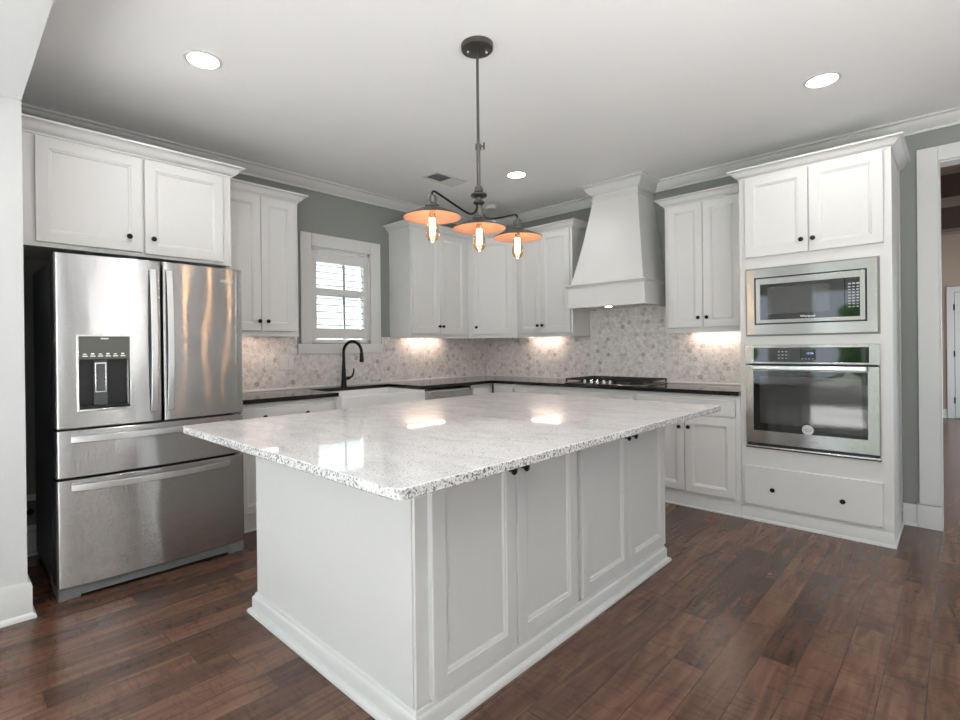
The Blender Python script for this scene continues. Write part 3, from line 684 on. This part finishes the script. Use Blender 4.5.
# dishwasher
t = thing('dishwasher', 'stainless dishwasher under the left counter, right of the sink', 'dishwasher', (.3, -1.26, 0))
DWF = left_face(.628)
bx((-1.572, .10, -.58), (-.945, .872, -.02), DWF).build('case', 'black', t)
bx((-1.570, .11, -.018), (-.947, .864, 0), DWF).build('door', 'steel', t, bevel=.003)
bx((-1.52, .842, .0), (-1.0, .856, .012), DWF).build('handle', 'handle', t, bevel=.002)
bx((-1.572, .0, -.10), (-.945, .10, -.06), DWF).build('kick_plate', 'black', t)

# countertop, L-shaped with a sink cutout open at the front
m = MB()
CX = .648
sy0, sy1, sxb = -2.487, -1.622, .165
m.prism([(.011, -3.290), (CX, -3.290), (CX, sy0), (sxb, sy0), (sxb, sy1), (CX, sy1), (CX, -CX), (2.984, -CX), (2.984, -.011), (.011, -.011)], .884, .914)
tag(m.build('countertop', 'counter', bevel=.003), 'long black L-shaped stone countertop around the sink and cooktop', 'countertop')
# apron sink
t = thing('farmhouse_sink', 'white apron-front farmhouse sink below the window', 'sink', (.4, -2.05, .642))
m = MB(); a0, a1, x0, x1, zt, zb = sy0+.001, sy1-.001, .150, .688, .882, .642
ri = .026
def rect(xa, xb, ya, yb, z): return [(xa, ya, z), (xb, ya, z), (xb, yb, z), (xa, yb, z)]
R = [rect(x0, x1, a0, a1, zb), rect(x0, x1, a0, a1, zt-.006), rect(x0+.006, x1-.006, a0+.006, a1-.006, zt), rect(x0+ri, x1-ri, a0+ri, a1-ri, zt), rect(x0+ri+.006, x1-ri-.006, a0+ri+.006, a1-ri-.006, zt-.01), rect(x0+ri+.02, x1-ri-.02, a0+ri+.02, a1-ri-.02, zb+.04)]
vs = [p for r in R for p in r]; fs = [(0, 1, 2, 3), tuple(range(20, 24))]
for i in range(5):
    for k in range(4): fs.append((i*4+k, i*4+(k+1) % 4, i*4+4+(k+1) % 4, i*4+4+k))
m.add(vs, fs).build('basin', 'sink', t, bevel=.004)
MB().lathe([(.05, 0), (.05, .004), (.02, .005)], (.42, -2.05, zb+.040), n=24).build('drain', 'chrome', t)
# faucet
t = thing('faucet', 'black gooseneck pull-down faucet behind the farmhouse sink', 'faucet', (.118, -2.10, .914))
fx, fy = .118, -2.10
MB().lathe([(.029, 0), (.029, .006), (.026, .012), (.0235, .05), (.020, .12), (.0155, .20), (.014, .235)], (fx, fy, .914), n=24).build('base', 'dark', t)
pts = [(fx, fy, 1.14), (fx, fy, 1.20)]
R = .098
for k in range(0, 15): a = PI - k/14*(PI*1.02); pts.append((fx+R+R*math.cos(a), fy+.06*(1-math.cos(k/14*PI))/2, 1.225+R*math.sin(a)))
MB().tube(pts, .0135, 14).build('spout', 'dark', t)
e = Vector(pts[-1])
MB().lathe([(.0145, 0), (.0165, -.01), (.018, -.05), (.020, -.075), (.017, -.085), (.001, -.086)], e+Vector((0, 0, .004)), n=20).build('spray_head', 'dark', t)
m = MB(); m.tube([(fx, fy, .990), (fx+.005, fy+.045, .990), (fx+.006, fy+.062, .993)], .014, 12, [.016, .016, .013]); m.tube([(fx+.006, fy+.058, .992), (fx+.006, fy+.085, 1.005), (fx+.004, fy+.104, 1.045), (fx+.002, fy+.108, 1.075)], .008, 10, [.010, .009, .007, .006])
m.build('lever', 'dark', t)

# ------------------------------------------------------------------ cooktop
t = thing('gas_cooktop', 'black and steel gas cooktop with iron grates set in the back counter', 'cooktop', (1.86, -.35, .914))
cx0, cx1, cyf, cyb = 1.495, 2.245, -.612, -.085
bx((cx0, cyf, .914), (cx1, cyb, .924)).build('tray', 'steelflat', t, bevel=.004)
bx((cx0+.02, cyf+.02, .9242), (cx1-.02, cyb-.02, .927)).build('burner_deck', 'black', t)
for k in range(3):
    g0 = cx0+.012+k*.2455; g1 = g0+.235; m = MB(); zt = .962
    for a, b in (((g0, cyf+.02), (g1, cyf+.02)), ((g0, cyb-.02), (g1, cyb-.02)), ((g0, cyf+.02), (g0, cyb-.02)), ((g1, cyf+.02), (g1, cyb-.02)), (((g0+g1)/2, cyf+.02), ((g0+g1)/2, cyb-.02)), ((g0, (cyf+cyb)/2), (g1, (cyf+cyb)/2)), ((g0, cyf+.14), (g1, cyf+.14)), ((g0, cyb-.14), (g1, cyb-.14))):
        x0, y0 = a; x1, y1 = b
        m.box((min(x0, x1)-.005, min(y0, y1)-.005, zt-.014), (max(x0, x1)+.005, max(y0, y1)+.005, zt))
    for x in (g0, g1):
        for y in (cyf+.02, cyb-.02): m.box((x-.006, y-.006, .927), (x+.006, y+.006, zt-.006))
    m.build('grate', 'iron', t)
for x, y in ((1.62, -.22), (1.62, -.47), (1.87, -.30), (2.12, -.22), (2.12, -.47)):
    MB().lathe([(.045, 0), (.045, .008), (.030, .012), (.030, .018), (.001, .019)], (x, y, .927), n=20).build('burner', 'iron', t)
for k in range(5):
    MB().lathe([(.019, 0), (.019, .006), (.016, .010), (.015, .030), (.013, .033), (.001, .034)], (1.70+k*.062, -.588, .924), n=18).build('control_knob', 'chrome', t)

# ------------------------------------------------------------------ refrigerator
t = thing('refrigerator', 'stainless french-door refrigerator with ice dispenser beside the wall stub', 'refrigerator', (.5, -3.815, 0))
RY0, RY1, RX = -4.276, -3.346, .918
bx((.045, RY0+.008, .03), (.765, RY1-.008, 1.735)).build('case', 'case', t, bevel=.004)
bx((.10, RY0+.05, 1.735), (.80, RY0+.12, 1.760)).build('hinge_cover', 'case', t); bx((.10, RY1-.12, 1.735), (.80, RY1-.05, 1.760)).build('hinge_cover', 'case', t)
def xf(y, z=0): k = (y-(RY0+RY1)/2)/((RY1-RY0)/2); return RX + .030*(1-k*k)
def fdoor(name, y0, y1, z0, z1, hole=None, mt='steel'):
    # front skin bowed across the whole fridge, with rounded vertical edges
    ys = [y0]; er = .014
    prof = []                                       # (y, x)
    for k in range(5): a = k/4*PI/2; prof.append((y0+er-er*math.cos(a), -er+er*math.sin(a)))
    inner = [y0+er+(y1-y0-2*er)*i/10 for i in range(1, 10)]
    if hole: inner = sorted([y for y in inner if not (hole[0]-.005 < y < hole[1]+.005)] + [hole[0], hole[1]])
    prof += [(y, 0) for y in inner]
    for k in range(5): a = k/4*PI/2; prof.append((y1-er+er*math.sin(a), -er+er*math.cos(a)))
    zs = [z0, z0+.004, z1-.004, z1]
    if hole: zs = [z0, z0+.004, hole[2], hole[3], z1-.004, z1]
    vs, fs = [], []; n = len(prof); xb = .775
    for z in zs:
        e = .004 if z in (z0, z1) else 0
        for y, dx in prof: vs.append((xf(y)+dx-e, y, z))
    for i in range(len(zs)-1):
        for k in range(n-1):
            if hole and zs[i] == hole[2] and abs(prof[k][0]-hole[0]) < 1e-6: continue
            fs.append((i*n+k, i*n+k+1, (i+1)*n+k+1, (i+1)*n+k))
    b = len(vs); Lz = len(zs)
    for z in (z0, z1): vs += [(xb, y0, z), (xb, y1, z)]
    fs.append(tuple(range(n))+(b+1, b)); fs.append(tuple(range((Lz-1)*n, Lz*n))+(b+3, b+2))
    fs.append(tuple(i*n for i in range(Lz))+(b+2, b)); fs.append(tuple(i*n+n-1 for i in range(Lz))+(b+3, b+1)); fs.append((b, b+1, b+3, b+2))
    if hole:
        ka = [k for k in range(n) if abs(prof[k][0]-hole[0]) < 1e-6][0]; ia = zs.index(hole[2]); kb = ka+1
        q = [ia*n+ka, ia*n+kb, (ia+1)*n+kb, (ia+1)*n+ka]; b2 = len(vs)
        for j in q: vs.append((xf(0 if 0 else vs[j][1])-.075, vs[j][1], vs[j][2]))
        for j in range(4): fs.append((q[j], q[(j+1) % 4], b2+(j+1) % 4, b2+j))
        fs.append((b2, b2+1, b2+2, b2+3))
    return MB().add(vs, fs).build(name, mt, t)
HO = (-4.188, -3.956, .956, 1.334)
ld = fdoor('left_door', RY0, -3.809, .866, 1.752, HO)
rd = fdoor('right_door', -3.800, RY1, .866, 1.752)
d2 = fdoor('upper_drawer', RY0, RY1, .618, .856)
d3 = fdoor('lower_drawer', RY0, RY1, .068, .606)
bx((.60, RY0+.01, .61), (.80, RY1-.01, .86)).build('gasket', 'black', t)
def bow_bar(name, pts, wdir, w, th, parent):       # flat bar bowing outward
    mb = MB(); vs, fs = [], []
    W = Vector(wdir)*w/2
    for p in pts:
        p = Vector(p); vs += [p-W, p+W, p+W+Vector((-th, 0, 0)), p-W+Vector((-th, 0, 0))]
    for i in range(len(pts)-1):
        for k in range(4): fs.append((i*4+k, i*4+(k+1) % 4, i*4+4+(k+1) % 4, i*4+4+k))
    fs += [(0, 1, 2, 3), tuple((len(pts)-1)*4+k for k in range(4))]
    return mb.add(vs, fs).build(name, 'handle', parent, bevel=.002)
for dd, yc in ((ld, -3.853), (rd, -3.772)):
    P = [(.968+.028*math.sin(PI*k/16)**.8, yc, .924+(1.702-.924)*k/16) for k in range(17)]
    h = bow_bar('handle', P, (0, 1, 0), .030, .012, dd)
    bx((.915, yc-.010, .930), (.962, yc+.010, .965)).build('handle_post', 'handle', h); bx((.915, yc-.010, 1.660), (.962, yc+.010, 1.695)).build('handle_post', 'handle', h)
for dd, zc in ((d2, .812), (d3, .567)):
    P = [(.945+.050*math.sin(PI*k/16)**.8, -4.219+(4.219-3.440)*k/16, zc) for k in range(17)]
    h = bow_bar('handle', P, (0, 0, 1), .032, .012, dd)
    bx((.915, -4.212, zc-.010), (.945, -4.175, zc+.010)).build('handle_post', 'handle', h); bx((.915, -3.484, zc-.010), (.945, -3.447, zc+.010)).build('handle_post', 'handle', h)
m = MB(); m.box((.62, RY0+.006, .012), (.900, RY1-.006, .062)); gr = m.build('base_grille', 'grey', t, bevel=.002)
for y0, y1 in ((RY0+.004, RY0+.095), (RY1-.095, RY1-.004)): bx((.70, y0, .0), (.905, y1, .062)).build('foot_cover', 'grey', t, bevel=.003)
# dispenser
dfr = Fr((xf(-4.07)-.004, 0, 0), (0, 1, 0), (0, 0, 1), (1, 0, 0))
ds = ring(MB(), dfr, (HO[0]-.006, HO[2]-.008, HO[1]+.006, HO[3]+.006), (HO[0]+.005, HO[2]+.004, HO[1]-.005, HO[3]-.004), -.004, .010).build('dispenser', 'chrome', t, bevel=.002)
o = bx((HO[0]+.004, 1.215, -.03), (HO[1]-.004, HO[3]-.003, .005), dfr).build('dispenser_panel', 'grey', ds); o.data.materials[0] = plain('olive_grey_glass', (.11, .115, .095), .12)
bx((HO[0]+.005, HO[2]+.003, -.068), (HO[1]-.005, 1.214, -.064), dfr).build('dispenser_recess', 'black', ds)
bx((HO[0]+.005, HO[2]+.003, -.064), (HO[1]-.005, HO[2]+.016, .002), dfr).build('drip_tray', 'black', ds)
bx((-4.112, HO[2]+.018, -.064), (-4.052, 1.21, -.050), dfr).build('dispenser_column', 'case', ds)
ring(MB(), dfr, (-4.108, 1.040, -4.058, 1.196), (-4.103, 1.046, -4.063, 1.190), -.050, -.040).build('dispenser_paddle', 'chrome', ds)
m = MB()
for k in range(6): m.box((-4.168+k*.033, 1.228, .0052), (-4.168+k*.033+.022, 1.233, .0056), dfr); m.box((-4.165+k*.033, 1.238, .0052), (-4.165+k*.033+.014, 1.243+(k % 2)*.003, .0056), dfr)
m.box((-4.09, 1.318, .0052), (-4.055, 1.324, .0056), dfr)
m.build('dispenser_markings', 'silvermark', ds, smooth=False)
text('logo', 'Whirlpool', Fr((xf(-3.462), 0, 0), (0, 1, 0), (0, 0, 1), (1, 0, 0)), -3.462, 1.674, .0015, .026, 'silvermark', rd)

# recessed water box on the wall beside the fridge
t = thing('water_outlet_box', 'white recessed water supply box low on the wall beside the fridge', 'outlet box', (.0, -4.30, .15))
wf = left_face(0)
ring(MB(), wf, (-4.375, .15, -4.10, .375), (-4.345, .185, -4.13, .335), 0, .012).build('frame', 'plate', t, bevel=.002)
bx((-4.345, .185, 0), (-4.13, .335, .004), wf).build('back_plate', 'grey', t)
MB().lathe([(.012, 0), (.012, .03), (.018, .03), (.018, .04), (.001, .041)], (.004, -4.295, .275), (1, 0, 0), 14).build('valve', 'dark', t)

# ------------------------------------------------------------------ island
t = thing('kitchen_island', 'large white panelled island cabinet in the middle of the floor', 'island', (2.27, -2.64, 0))
IX0, IX1, IY0, IY1 = 1.715, 2.878, -3.622, -1.738
bx((IX0, IY0, .0), (IX1, IY1, .884)).build('body', 'white', t, bevel=.002)
bx((IX1-.06, IY0-.004, .09), (IX1-.012, IY0, .884)).build('corner_stile', 'white', t, bevel=.001)
IB = [(-.002, 0), (.036, 0), (.037, .007), (.033, .016), (.025, .021), (.018, .023), (.018, .068), (.015, .076), (.009, .081), (.008, .088), (.004, .094), (-.002, .095)]
MB().sweep([(IX0, IY0), (IX1, IY0), (IX1, IY1), (IX0, IY1)][::1], IB, True).build('base_moulding', 'white', t)
IFc = left_face(IX1)
for y0, y1, k in ((-3.567, -3.127, -3.165), (-3.122, -2.690, -3.088), (-2.651, -2.194, -2.230), (-2.189, -1.746, -2.153)):
    door(t, IFc, y0, .106, y1, .862, [(k, .785)], t=.022, st=.060)
# slab with clipped corners
X0, X1, Y0, Y1 = 1.622, 3.168, -3.918, -1.622
pl = []
for cx, cy, a0 in ((X1-.03, Y0+.03, -90), (X1-.012, Y1-.012, 0), (X0+.012, Y1-.012, 90), (X0+.03, Y0+.03, 180)):
    r = .03 if Y0+.05 > cy else .012
    for k in range(7): a = math.radians(a0+90*k/6); pl.append((cx+r*math.cos(a), cy+r*math.sin(a)))
tag(MB().prism(pl, .884, .914).build('island_countertop', 'granite', bevel=.004), 'white speckled granite slab topping the kitchen island', 'countertop')

# ------------------------------------------------------------------ pendant lamp
PXc, PYc = 2.405, -2.775
t = thing('pendant_lamp', 'three-light pewter pendant with copper-lined shades above the island', 'pendant lamp', (PXc, PYc, 1.72))
O = Vector((PXc, PYc, 0))
MB().lathe([(.081, H), (.081, H-.010), (.078, H-.024), (.070, H-.027), (.012, H-.029)], O, n=40).build('canopy', 'bronze', t)
for k in (-1, 1): MB().lathe([(.007, 0), (.008, -.006), (.005, -.012), (.001, -.013)], (PXc+.030*k, PYc+.034*k, H-.027), n=12).build('canopy_screw', 'chrome', t)
MB().tube([O+Vector((0, 0, H-.028)), O+Vector((0, 0, 2.25))], .0070, 16).build('upper_rod', 'pewter', t)
MB().tube([O+Vector((0, 0, 2.26)), O+Vector((0, 0, 2.05))], .0098, 16).build('lower_rod', 'pewter', t)
m = MB(); m.lathe([(.012, 2.272), (.015, 2.266), (.015, 2.246), (.012, 2.240)], O, n=18); m.tube([(PXc+.012, PYc+.004, 2.257), (PXc+.028, PYc+.012, 2.257)], .004, 8); m.tube([(PXc+.028, PYc+.012, 2.240), (PXc+.028, PYc+.012, 2.274)], .004, 8)
m.build('thumb_screw', 'pewter', t)
MB().lathe([(.010, 2.062), (.016, 2.058), (.022, 2.045), (.023, 2.033), (.018, 2.027), (.040, 2.020), (.042, 2.012), (.036, 2.006), (.018, 2.000), (.016, 1.990), (.026, 1.984), (.029, 1.976), (.024, 1.970), (.015, 1.964), (.014, 1.945), (.018, 1.938), (.010, 1.930)], O, n=32).build('hub', 'pewter', t)
def bez(p, n=10):
    out = []
    for i in range(len(p)-1):
        p0, p1, p2, p3 = [Vector(p[max(0, min(len(p)-1, j))]) for j in (i-1, i, i+1, i+2)]
        for k in range(n):
            f = k/n; out.append(.5*((2*p1)+(-p0+p2)*f+(2*p0-5*p1+4*p2-p3)*f*f+(-p0+3*p1-3*p2+p3)*f**3))
    return out+[Vector(p[-1])]
def lamp_head(y, cap_top):
    c = Vector((PXc, y, 0)); zr = 1.850
    sh = MB().lathe([(.026, 1.902), (.030, 1.896), (.040, 1.890), (.062, 1.884), (.132, 1.851), (.134, 1.848), (.132, 1.8475), (.061, 1.8815), (.026, 1.888)], c, n=48, cap=False).build('shade', 'bronze', t)
    MB().lathe([(.131, 1.8468), (.0605, 1.8805), (.026, 1.8868), (.026, 1.8872), (.0605, 1.8812), (.131, 1.8474)], c, n=48, cap=False).build('shade_lining', 'copper', sh)
    MB().lathe([(.0335, 1.896), (.034, 1.902), (.026, 1.906), (.0225, 1.912), (.0225, 1.935), (.020, 1.944), (.012, 1.950), (.008, 1.952)], c, n=24).build('socket', 'pewter', t)
    b = MB().lathe([(.0135, 1.868), (.0150, 1.855), (.020, 1.835), (.0270, 1.805), (.0305, 1.780), (.0300, 1.765), (.0240, 1.748), (.012, 1.738), (.003, 1.732), (.0005, 1.731)], c, n=28, cap=False).build('bulb', 'bulb', t)
    MB().lathe([(.0135, 1.888), (.0135, 1.862)], c, n=20).build('bulb_cap', 'chrome', b)
    m = MB(); pts = []
    for k in range(9):
        a = k*2*PI/8+.3; r = .0115 if k % 2 else .0065
        pts.append(c+Vector((.011*math.cos(a), .011*math.sin(a), 1.845 if k % 2 else 1.768)))
    for i in range(8): m.tube([pts[i], pts[i+1]], .0020, 6)
    m.build('filament', 'filament', b)
    l = bpy.data.lights.new('bulb_glow', 'POINT'); l.energy = .2; l.color = (1, .66, .42); l.shadow_soft_size = .02
    lo = bpy.data.objects.new('bulb_glow', l); COL.objects.link(lo); lo.parent = b; lo.location = Vector((PXc, y, 1.80))-ROOT[b.name]
lamp_head(PYc-.318, 1.95); lamp_head(PYc, 1.95); lamp_head(PYc+.310, 1.95)
MB().lathe([(.012, 1.952), (.014, 1.94), (.011, 1.93)], O, n=18).build('stem', 'pewter', t)
for s, L in ((-1, .318), (1, .310)):
    p = [(PXc, PYc+s*.012, 1.972), (PXc, PYc+s*.020, 1.940), (PXc, PYc+s*.048, 1.914), (PXc, PYc+s*.085, 1.912), (PXc, PYc+s*.15, 1.928), (PXc, PYc+s*(L-.05), 1.962), (PXc, PYc+s*(L-.014), 1.970), (PXc, PYc+s*L, 1.962), (PXc, PYc+s*L, 1.950)]
    MB().tube(bez(p, 8), .0048, 12).build('arm', 'dark', t)

# ------------------------------------------------------------------ recessed lights, vent, detector
for x, y, lab in ((1.32, -3.70, 'round lit recessed ceiling light above the fridge side, nearest the header'), (3.566, -1.112, 'round lit recessed ceiling light in front of the tall oven cabinet'), (1.361, -1.123, 'round lit recessed ceiling light near the air vent and the room corner'), (3.566, -3.70, 'round lit recessed ceiling light nearest the camera, outside the picture')):
    t = thing('recessed_light', lab, 'ceiling light', (x, y, H), 'recessed ceiling lights')
    MB().lathe([(.092, 0), (.091, -.004), (.080, -.007), (.074, -.006), (.072, 0)], (x, y, H), n=40, cap=False).build('trim_ring', 'trim', t)
    MB().lathe([(.073, -.001), (.073, -.0045), (.001, -.005)], (x, y, H), n=40).build('lens', 'lens', t)
t = thing('ceiling_vent', 'white louvered air vent in the ceiling near the room corner', 'vent', (.84, -1.487, H))
vf = Fr((.84, -1.487, H), (1, 0, 0), (0, -1, 0), (0, 0, -1))
ring(MB(), vf, (-.10, -.19, .10, .19), (-.075, -.165, .075, .165), 0, .006).build('frame', 'trim', t, bevel=.002)
bx((-.075, -.165, .0003), (.075, .165, .001), vf).build('backing', 'grey', t)
for k in range(14):
    v = -.158+k*.0243; s = .0165 if k > 6 else -.0165
    MB().hexa([vf(-.075, v, .001), vf(.075, v, .001), vf(.075, v+.0015, .001), vf(-.075, v+.0015, .001), vf(-.075, v+s*1.2, .009), vf(.075, v+s*1.2, .009), vf(.075, v+s*1.2+.0015, .009), vf(-.075, v+s*1.2+.0015, .009)]).build('slat', 'trim', t)
t = thing('smoke_detector', 'small white smoke detector on the ceiling in the room corner', 'smoke detector', (.55, -.53, H))
MB().lathe([(.060, 0), (.060, -.012), (.050, -.030), (.020, -.036), (.001, -.037)], (.55, -.53, H), n=28).build('cover', 'trim', t)
MB().lathe([(.066, 0), (.066, -.006), (.058, -.008)], (.55, -.53, H), n=28).build('base', 'trim', t)

# ------------------------------------------------------------------ outlets and switches
def plate(label, fr, u, v, kind, cat='wall outlet', w=.075, name='wall_outlet'):
    t = thing(name, label, cat, fr(u, v, 0), 'white wall plates on the backsplash'); h = .125
    bx((u-w/2, v-h/2, 0), (u+w/2, v+h/2, .006), fr).build('cover_plate', 'plate', t, bevel=.002)
    cs = [0] if w < .1 else [-.034, .034]
    for c in cs:
        o = bx((u+c-.017, v-.034, .006), (u+c+.017, v+.034, .009), fr).build('rocker' if kind == 's' else 'receptacle', 'plate', t, bevel=.001)
        if kind != 's':
            m = MB()
            for dv in (-.018, .018): m.box((u+c-.007, v+dv-.004, .009), (u+c-.005, v+dv+.005, .0093), fr); m.box((u+c+.005, v+dv-.004, .009), (u+c+.007, v+dv+.005, .0093), fr)
            m.build('slot', 'grey', o)
PL, PB = left_face(.010), back_face(-.010)
plate('single white wall outlet nearest the fridge', PL, -2.756, 1.143, 'o')
plate('wide white double switch plate between the outlet and the sink window', PL, -2.600, 1.142, 's', 'light switch', .135, 'switch_plate')
plate('white wall outlet above the dishwasher, right of the window', PL, -1.182, 1.148, 'o')
plate('white wall outlet on the back wall closest to the room corner', PB, .182, 1.150, 'o')
plate('white wall outlet on the tile just left of the cooktop', PB, 1.118, 1.162, 'o')
plate('white wall outlet on the tile between cooktop and tall oven cabinet', PB, 2.556, 1.166, 'o')
